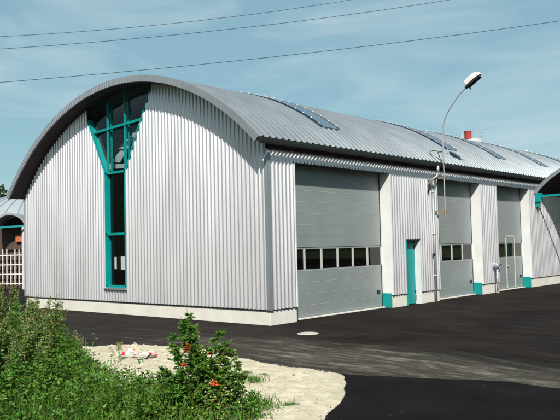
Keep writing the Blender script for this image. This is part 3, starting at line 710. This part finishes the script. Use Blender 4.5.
b = MB(); b.bar(pp(-Wd*.06, 1.4, 2.95), pp(Wd*.25, 1.4, 2.95), .05, .42); build_at(b, 'notice', M['orange'], pv)
b = MB(); 
for s in np.linspace(-1.0, .36, 11): b.bar(pp(Wd*s, 1.2, .2), pp(Wd*s, 1.2, 2.0 if int(s*50) % 2 else 2.3), .045, .045, up=(1, 0, 0))
for z in (.3, .85, 1.4, 1.95): b.bar(pp(-Wd*1.0, 1.2, z), pp(Wd*.36, 1.2, z), .05, .05)
build_at(b, 'gate_lattice', M['lattice'], pv)
b = MB(); b.add([pp(s*Wd*.5, 1.6, z) for s, z in ((-2.6, 0), (1.2, 0), (1.2, 3.6), (-2.6, 3.6))], [(0, 1, 2, 3)]); av = [pp(Rr*.995*math.sin(t), 1.57, zz+Rr*.995*math.cos(t)) for t in tt]; b.add(av, [list(range(len(av)))]); build_at(b, 'back_wall', M['winter'], pv)

# ------------------------------------------------------------------ vegetation
def leaf_arrays(P, Dn, L_, Wd_, curl=.15):
    """P,(n,3) base; Dn unit direction; returns verts, faces for kite leaves of 4 verts"""
    n = len(P); r = rng.normal(size=(n, 3)); s = np.cross(Dn, r); s /= np.linalg.norm(s, axis=1)[:, None]+1e-9
    nn = np.cross(s, Dn)
    L_ = np.asarray(L_)[:, None]; Wd_ = np.asarray(Wd_)[:, None]
    v0 = P; v1 = P+Dn*L_*.45+s*Wd_*.5+nn*L_*curl*.5; v2 = P+Dn*L_-nn*L_*curl; v3 = P+Dn*L_*.45-s*Wd_*.5+nn*L_*curl*.5
    V = np.stack((v0, v1, v2, v3), 1).reshape(-1, 3); return V
def quad_mesh(name, V, m, parent=None):
    n = len(V)//4; me = bpy.data.meshes.new(name); me.vertices.add(n*4); me.vertices.foreach_set('co', V.astype(np.float32).ravel())
    me.loops.add(n*4); me.loops.foreach_set('vertex_index', np.arange(n*4, dtype=np.int32)); me.polygons.add(n)
    me.polygons.foreach_set('loop_start', np.arange(0, n*4, 4, dtype=np.int32)); me.polygons.foreach_set('loop_total', np.full(n, 4, dtype=np.int32))
    me.update(calc_edges=True); me.materials.append(m); o = bpy.data.objects.new(name, me); COL.objects.link(o)
    if parent: o.parent = parent
    return o
def rdir(n, up=.3, spread=1.0):
    d = rng.normal(size=(n, 3))*spread; d[:, 2] = np.abs(d[:, 2])*.5+up; d /= np.linalg.norm(d, axis=1)[:, None]; return d

def tree(name, loc, h, cr_, lab, seed):
    rs_ = np.random.default_rng(seed); t = thing(name, lab, 'tree', loc, 'trees beyond the pavilion')
    b = MB(); top = Vector((rs_.uniform(-.3, .3), rs_.uniform(-.3, .3), h*.75)); b.tube([(0, 0, -.05), (0.05, 0, h*.3), top], [h*.03, h*.022, h*.006], 8)
    cl = []
    for k in range(16):
        z = h*rs_.uniform(.3, .9); a = rs_.uniform(0, 6.28); rr_ = cr_*rs_.uniform(.35, .9)*(1.1-.6*abs(z/h-.55)*2)
        e = Vector((rr_*math.cos(a), rr_*math.sin(a), z)); b.tube([(0.05*z/h, 0, z*.6), e*.6+Vector((0, 0, z*.3)), e], [h*.012, h*.008, h*.003], 5); cl.append(e)
    cl.append(Vector((0, 0, h*.92)))
    o = b.build('trunk', M['bark'], t)
    Ps = []
    for e in cl:
        n = 170; q = rs_.normal(size=(n, 3)); q /= np.linalg.norm(q, axis=1)[:, None]; Ps.append(np.array(e)+q*(rs_.random((n, 1))**.5)*cr_*.38*np.array((1, 1, .8)))
    Pp = np.concatenate(Ps); n = len(Pp)
    quad_mesh('crown', leaf_arrays(Pp, rdir(n, .0), rng.uniform(.22, .42, n), rng.uniform(.16, .28, n)), M['treeleaf'], t)
for i, (px, d, h, c, lab) in enumerate(((-22, 66, 8.6, 2.8, 'dark bushy tree at the left edge beyond the pavilion, leftmost of the row'), (-2, 62, 7.9, 2.6, 'dark tree beyond the pavilion, second from left, crown rising over the dome'), (14, 66, 7.4, 2.5, 'dark tree beyond the pavilion, third from left, crown just clear of the dome'), (30, 61, 6.6, 2.5, 'low dark tree beyond the pavilion, fourth from left, half behind the hall eave'), (-45, 60, 8.2, 2.8, 'dark tree beyond the pavilion, outermost to the left'))):
    p = unproj(px, 250, d); tree('tree', (p.x, p.y, 0), h, c, lab, 40+i)

# weed bank, bottom left
WE = np.array([g2(-60, 318), g2(-30, 326), g2(0, 330), g2(30, 336), g2(60, 343), g2(80, 364), g2(100, 386), g2(125, 402), g2(150, 410), g2(185, 416), g2(222, 420), g2(248, 427), g2(262, 432), (5.6, -11.2), (1, -13.5), (-8, -9)])
cu_v, cu_f = [], []
b = MB(); xs = np.arange(WE[:, 0].min(), WE[:, 0].max(), .2); ys = np.arange(WE[:, 1].min(), WE[:, 1].max(), .2); idx = {}
def soil_h(x, y): return .03+.05*noise.noise(Vector((x, y, 3)))+.03
for i, x in enumerate(xs):
    for j, y in enumerate(ys):
        if inside(WE, x, y): idx[i, j] = len(b.v); b.v.append((x, y, soil_h(x, y)+.03*min(1, dist_edge(WE, x, y)/.3)))
for (i, j) in list(idx):
    q = [(i, j), (i+1, j), (i+1, j+1), (i, j+1)]
    if all(a in idx for a in q): b.f.append([idx[a] for a in q]); b.mi.append(0)
tag(b.build('soil_bank', M['soil'], smooth=True), kind='structure')
def in_frame(x, y, m=40):
    d = Vector((x, y, .4))-CAM; z = d.dot(fw)
    if z < 5: return False
    px = 280+F_PX*d.dot(cr)/z; py = 210-F_PX*d.dot(cu)/z
    return -m-90 < px < 330 and py < 420+150
pts = []
while len(pts) < 9000:
    x = rng.uniform(WE[:, 0].min(), WE[:, 0].max()); y = rng.uniform(WE[:, 1].min(), WE[:, 1].max())
    if not in_frame(x, y): continue
    if inside(WE, x, y) and noise.noise(Vector((x*1.3, y*1.3, 5))) > -.45: pts.append((x, y, soil_h(x, y)))
    elif rng.random() < .02 and inside(SE, x, y) and dist_edge(WE, x, y) < .35: pts.append((x, y, .02))
P0 = np.array(pts); 
hv = np.array([.22+.30*(noise.noise(Vector((p[0]*.8, p[1]*.8, 1)))+.5)*(.35+.65*min(1, dist_edge(WE, p[0], p[1])/.5)) for p in pts])
hv = np.clip(hv, .1, .55)
# grass blades: three per spot, each a bent kite
Pb = np.repeat(P0, 4, 0)+rng.normal(size=(len(P0)*4, 3))*np.array((.05, .05, 0)); n = len(Pb)
d = rng.normal(size=(n, 3))*.28; d[:, 2] = 1; d /= np.linalg.norm(d, axis=1)[:, None]
Vg = leaf_arrays(Pb, d, np.repeat(hv, 4)*rng.uniform(.4, 1.15, n), rng.uniform(.007, .016, n), .12)
tag(quad_mesh('weed_grass', Vg, M['grass']), 'rank green grass covering the bank at bottom left', 'grass', kind='stuff')
# broad low leaves among it
NL = 42000; kk = rng.integers(0, len(P0), NL); Pl = P0[kk]+np.stack((rng.normal(size=NL)*.05, rng.normal(size=NL)*.05, hv[kk]*rng.uniform(.1, 1.25, NL)), 1)
Vl = leaf_arrays(Pl, rdir(NL, .1), rng.uniform(.03, .085, NL), rng.uniform(.014, .036, NL), .2)
tag(quad_mesh('ground_leaves', Vl, M['leaf']), 'small green leaves of low ground cover among the grass', 'ground cover', kind='stuff')
# small white flowers
kk = rng.integers(0, len(P0), 240); sel = [k for k in kk if noise.noise(Vector((P0[k][0]*1.1, P0[k][1]*1.1, 9))) > .05]
V = []
for k in sel:
    c = P0[k]+np.array((0, 0, hv[k]*1.0))
    Pq = np.repeat(c[None], 5, 0); a = np.arange(5)*1.2566; dd = np.stack((np.cos(a), np.sin(a), np.full(5, .25)), 1); V.append(leaf_arrays(Pq, dd/np.linalg.norm(dd, axis=1)[:, None], np.full(5, .022), np.full(5, .014), .05))
tag(quad_mesh('daisies', np.concatenate(V), M['whitepetal']), 'tiny white flowers dotted through the grass bank', 'flowers', kind='stuff')

# weed plants: each a thing
def weed_plant(h, nst, spread, leafm, leaf_l, nleaf, lab, seed, flower=None, plume=None, name='weed_plant'):
    rs_ = np.random.default_rng(seed); t = thing(name, lab, 'plant'); b = MB(); P_, D_, Ls = [], [], []; F_ = []; PLm = []
    for s in range(nst):
        a = rs_.uniform(0, 6.28); r = spread*rs_.random()**.7; hh = h*rs_.uniform(.62, 1.0)*(1-.25*r/spread)
        base = np.array((.12*math.cos(a)*rs_.random(), .12*math.sin(a)*rs_.random(), -.02)); tip = np.array((r*math.cos(a), r*math.sin(a), hh)); mid = (base+tip)/2+np.array((-r*.15*math.cos(a), -r*.15*math.sin(a), hh*.06))
        b.tube([tuple(base), tuple(mid), tuple(tip)], [.006, .0045, .002], 5)
        nb = nleaf
        for k in range(nb):
            u = rs_.uniform(.12, 1.0)**.85; p = (base*(1-u)+mid*u)*(1-u)+(mid*(1-u)+tip*u)*u
            aa = rs_.uniform(0, 6.28); dn = np.array((math.cos(aa), math.sin(aa), rs_.uniform(-.1, .7))); dn /= np.linalg.norm(dn)
            sl_ = rs_.uniform(0, .10)*(1.15-u); P_.append(p+dn*sl_); D_.append(dn); Ls.append(leaf_l*rs_.uniform(.6, 1.3)*(1.15-.55*u))
        if plume is not None:
            for k in range(60):
                u = rs_.uniform(.72, 1.04); p = base*(1-u)**2+2*mid*u*(1-u)+tip*u*u
                PLm.append(p+rs_.normal(size=3)*np.array((.03, .03, .02))*(1.3-u)*2)
        if flower is not None and s % flower == 0:
            F_.append(tip+np.array((0, 0, -.10*rs_.random())))
    b.build('stem', M['leafdull'] if plume is not None else M['leaf'], t)
    P_ = np.array(P_); D_ = np.array(D_); Ls = np.array(Ls)
    quad_mesh('leaves', leaf_arrays(P_, D_, Ls, Ls*rs_.uniform(.4, .62, len(Ls)), .18), leafm, t)
    if PLm:
        PLm = np.array(PLm); n = len(PLm); quad_mesh('seed_head', leaf_arrays(PLm, rdir(n, .6, .5), np.full(n, .028), np.full(n, .012), .1), M['straw'], t)
    return t
def place(o, px, py, rz=0.0, s=1.0):
    g = ground_at(px, py); o.location = (g.x, g.y, soil_h(g.x, g.y) if inside(WE, g.x, g.y) else .02); o.rotation_euler = (0, 0, rz); o.scale = (s, s, s)
protoA = weed_plant(1.25, 20, .32, M['leafdull'], .075, 80, 'olive-green tall weed', 1, plume=True)
protoB = weed_plant(1.05, 18, .32, M['leaf'], .085, 80, 'green leafy weed', 2)
protoC = weed_plant(.62, 16, .30, M['leaf'], .075, 60, 'low green leafy weed', 3)
pos = [(protoA, -16, 350, 1.22, 'tall olive weed with pale seed heads, furthest left on the bank'),
 (protoA, 6, 358, 1.26, 'tallest olive weed with seed heads at left edge below the pavilion lattice'),
 (protoB, 20, 362, 1.22, 'dark green leafy weed below the white pavilion post'),
 (protoA, 32, 362, 1.06, 'tall olive weed just left of the left end of the plinth'),
 (protoA, 50, 368, 1.08, 'tall olive weed with seed heads right in front of the left end of the plinth'),
 (protoA, 38, 382, 1.12, 'olive weed with seed heads in the second row below the plinth end'),
 (protoB, 60, 380, .92, 'green leafy weed behind the right side of the tall clump'),
 (protoB, 74, 388, .74, 'mid-height green weed at the right end of the tall clump on the bank'),
 (protoB, 12, 388, 1.2, 'large green leafy weed in the left foreground, behind the corner grass'),
 (protoA, -10, 398, 1.2, 'olive weed with seed heads in the left foreground cut by the picture edge'),
 (protoA, 26, 402, 1.0, 'olive weed in the left foreground in front of the large green one'),
 (protoC, 88, 392, .9, 'low leafy weed beside the left rim of the sandy gravel'),
 (protoC, 102, 404, .85, 'low leafy weed near the dry stalks left of the tape'),
 (protoC, 122, 412, .8, 'low leafy weed in front of the crumpled red and white tape'),
 (protoC, 140, 416, .85, 'low leafy weed below the right end of the tape'),
 (protoC, 158, 416, .95, 'low leafy weed between the tape and the flowering bush'),
 (protoB, 84, 424, .7, 'bushy green weed at the bottom of the bank left of centre'),
 (protoB, 112, 434, .62, 'bushy green weed at the bottom edge, below the crumpled tape'),
 (protoB, 145, 440, .62, 'bushy green weed at the bottom edge left of the flowering bush'),
 (protoB, 52, 415, .88, 'bushy green weed at the bottom left, below the plinth end'),
 (protoB, 10, 430, .95, 'bushy green weed in the bottom left corner of the picture'),
 (protoC, 176, 424, 1.0, 'leafy weed at the left foot of the flowering bush'),
 (protoC, 250, 424, .72, 'small leafy weed at the right foot of the flowering bush')]
used = set()
for i, (pr, px, py, s, lab) in enumerate(pos):
    if pr.name not in used: used.add(pr.name); o = pr; o['label'] = lab; o['group'] = 'weeds on the bank'
    else: o = clone(pr, (0, 0, 0), 0, 1, lab, 'weeds on the bank')
    place(o, px, py, i*1.9, s)

# the flowering bush in the middle foreground: built on its own
def bush():
    rs_ = np.random.default_rng(11); c = ground_at(206, 426); t = thing('flowering_bush', 'tall leafy green bush with orange red flowers, in front of the sand', 'bush', (c.x, c.y, .02))
    b = MB(); P_, D_, Ls, Fp, Pd = [], [], [], [], []
    ax_ = np.array(r0)                 # sideways as seen from the yard
    ay_ = np.array((-math.sin(YAW), math.cos(YAW), 0))
    # (side offset at top, depth offset, height, leaves)
    stems = [(-.28, 0, 1.28, 190), (-.22, .1, 1.36, 210), (-.36, -.08, 1.10, 190), (-.42, .1, .95, 150), (-.16, -.1, 1.18, 190), (-.10, .08, 1.0, 150), (-.3, .15, 1.22, 170), (-.48, 0, .72, 120),
             (.12, .1, 1.02, 170), (.20, 0, 1.12, 190), (.28, -.05, .98, 180), (.34, .08, .86, 160), (.40, -.1, .74, 150), (.10, -.15, .80, 150), (.46, .05, .56, 120), (-.05, -.2, .74, 140), (.0, .0, .86, 140), (.25, -.2, .7, 150), (-.28, -.22, .72, 150), (.36, -.22, .5, 120), (-.42, -.2, .5, 110)]
    for sx2, sy2, h, nl in stems:
        base = ax_*sx2*.35+ay_*sy2*.5; base = np.array((base[0], base[1], -.05)); tip = ax_*sx2+ay_*sy2; tip = np.array((tip[0], tip[1], h))
        mid = (base+tip)/2+np.array((*(rs_.normal(size=2)*.05), .04)); b.tube([tuple(base), tuple(mid), tuple(tip)], [.009, .006, .002], 6)
        for br in range(int(nl/6)):
            u0_ = rs_.uniform(.12, .97); q0 = base*(1-u0_)**2+2*mid*u0_*(1-u0_)+tip*u0_**2; a = rs_.uniform(0, 6.28); ln = rs_.uniform(.06, .26)*(1.2-u0_)
            q1 = q0+np.array((math.cos(a), math.sin(a), .7))*ln; b.tube([tuple(q0), tuple(q1)], [.003, .0015], 4)
            for k in range(14):
                w = rs_.uniform(0, 1.1); p = q0*(1-w)+q1*w; aa = rs_.uniform(0, 6.28); dn = np.array((math.cos(aa), math.sin(aa), rs_.uniform(-.35, .6))); dn /= np.linalg.norm(dn); P_.append(p); D_.append(dn); Ls.append(rs_.uniform(.03, .07))
    b.build('stem', M['leaf'], t)
    P_ = np.array(P_); D_ = np.array(D_); Ls = np.array(Ls); quad_mesh('leaves', leaf_arrays(P_, D_, Ls, Ls*.52, .2), M['leaf'], t)
    # flowers at the places the photo shows them
    for sx2, h in ((-.17, .93), (-.19, .86), (-.18, .90), (-.215, .70), (.135, .50), (.15, .47), (.12, .48)):
        cpt = ax_*sx2-ay_*.26; cpt = np.array((cpt[0], cpt[1], h+.03)); n = 14
        dd = rdir(n, .1); V = leaf_arrays(np.repeat(cpt[None], n, 0)+rs_.normal(size=(n, 3))*.008, dd, np.full(n, .042), np.full(n, .026), .2); quad_mesh('flower', V, M['petal'], t)
    n = 260; q = np.stack((rs_.normal(.16, .13, n), rs_.normal(-.26, .05, n), rs_.normal(.26, .12, n)), 1); q[:, 2] = np.clip(q[:, 2], .02, .55)
    Pd = np.outer(q[:, 0], ax_)+np.outer(q[:, 1], ay_); Pd[:, 2] = q[:, 2]; _pd = quad_mesh('pods', leaf_arrays(Pd, rdir(n, 0), np.full(n, .03), np.full(n, .02), .1), M['paleleaf'], t); _pd['kind'] = 'stuff'
    return t
bush()
st_ = weed_plant(1.12, 8, .13, M['straw'], .03, 30, 'tall straw-coloured grass behind the flowering bush', 21, plume=True, name='tall_grass'); place(st_, 200, 415, 0, 1.0)
st2 = weed_plant(.62, 5, .16, M['straw'], .025, 14, 'thin dry stalks standing on the sand rim left of the tape', 22, plume=True, name='dry_stalks'); place(st2, 118, 366, 0, .9)
sh_ = weed_plant(.85, 3, .10, M['leafdull'], .035, 16, 'single thin weed stalk left of the sand, before the asphalt', 23, plume=True, name='weed_stalk'); place(sh_, 80, 366, 0, 1.0)

def tuft(lab, px, py, s, seed, group='grass tufts on the sand'):
    rs_ = np.random.default_rng(seed); n = 190; q = rs_.normal(size=(n, 3))*np.array((.10, .07, 0)); d = rs_.normal(size=(n, 3))*.5; d[:, 2] = 1; d /= np.linalg.norm(d, axis=1)[:, None]
    o = quad_mesh('grass_tuft', leaf_arrays(q, d, rs_.uniform(.05, .14, n), rs_.uniform(.007, .014, n), .15), M['grass']); g = ground_at(px, py); h = max(0, sand_h(g.x, g.y) or 0)
    o.location = (g.x, g.y, h-.005); o.scale = (s, s, s); tag(o, lab, 'grass tuft', group)
tuft('flat green grass tuft on the sand right of the bush, middle one', 254, 388, .95, 1)
tuft('small green grass tuft on the sand nearest the asphalt', 264, 378, .4, 2)
tuft('little grass tuft at the left of the sand strip beside the bush', 246, 378, .5, 3)
tuft('large bright green grass tuft at the bottom edge beside the bush', 258, 414, 1.6, 4)
tuft('spiky small grass tuft at the bottom of the sand', 290, 411, .6, 5)

# crumpled red and white barrier tape on the sand
M['tapew'] = mat('white tape', (.78, .76, .72), .4); M['taper'] = mat('red tape', (.62, .06, .03), .4)
def tape(name, lab, ctr, segs, seed, w=.08, span=.5):
    rs_ = np.random.default_rng(seed); b = MB(); p = np.array((ctr.x, ctr.y, ctr.z+.05)); ax_ = np.array(r0)
    for k in range(segs):
        a = rs_.uniform(-.6, .6)+(math.pi if k % 2 else 0); start = p+ax_*rs_.uniform(-span*.45, span*.45)+np.array((0, rs_.uniform(-.1, .1), rs_.uniform(.0, .07))); dv = ax_*math.cos(a)+np.array((-r0.y, r0.x, 0))*math.sin(a)
        up2 = np.array((rs_.uniform(-.4, .4), rs_.uniform(-.4, .4), 1)); up2 /= np.linalg.norm(up2)
        nseg = 7; rows_ = []; q = start
        for j in range(nseg):
            q = q+dv*.035+np.array((0, 0, rs_.uniform(-.018, .02))); q[2] = max(q[2], ctr.z+.012); up2 = up2+rs_.normal(size=3)*.35; up2 /= np.linalg.norm(up2)
            an_ = a+rs_.uniform(-.5, .5); dv = ax_*math.cos(an_)+np.array((-r0.y, r0.x, 0))*math.sin(an_); a = an_
            e2 = np.array((-r0.y, r0.x, 0))*rs_.uniform(.2, .9)+up2*rs_.uniform(.1, .9); e2[2] = abs(e2[2]); e2 /= np.linalg.norm(e2)
            rows_.append((tuple(q), tuple(q+e2*w*rs_.uniform(.7, 1.2))))
        for j in range(nseg-1):
            b.cur = 1 if (j+k) % 5 in (0, 1) else 0
            b.add([rows_[j][0], rows_[j+1][0], rows_[j+1][1], rows_[j][1]], [(0, 1, 2, 3)])
    o = b.build(name, [M['tapew'], M['taper']]); s = o.modifiers.new('thick', 'SOLIDIFY'); s.thickness = .003; tag(o, lab, 'barrier tape')
g = ground_at(136, 362); tape('barrier_tape', 'crumpled red and white barrier tape lying on the sand at left', Vector((g.x, g.y, .06)), 9, 5)
g = ground_at(203, 366); tape('barrier_tape', 'whitish strip of barrier tape caught behind the flowering bush', Vector((g.x, g.y, .10)), 4, 8, .06, .12)
b = MB(); g = ground_at(146, 363); b.tube([(g.x-.14, g.y-.1, .055), (g.x-.04, g.y-.03, .06), (g.x, g.y, .07), (g.x+.03, g.y+.03, .11), (g.x+.07, g.y+.08, .17)], [.02, .025, .025, .02, .012], 6)
tag(b.build('rubber_strip', M['black']), 'short bent black rubber strip lying at the right end of the red and white tape', 'rubber strip')
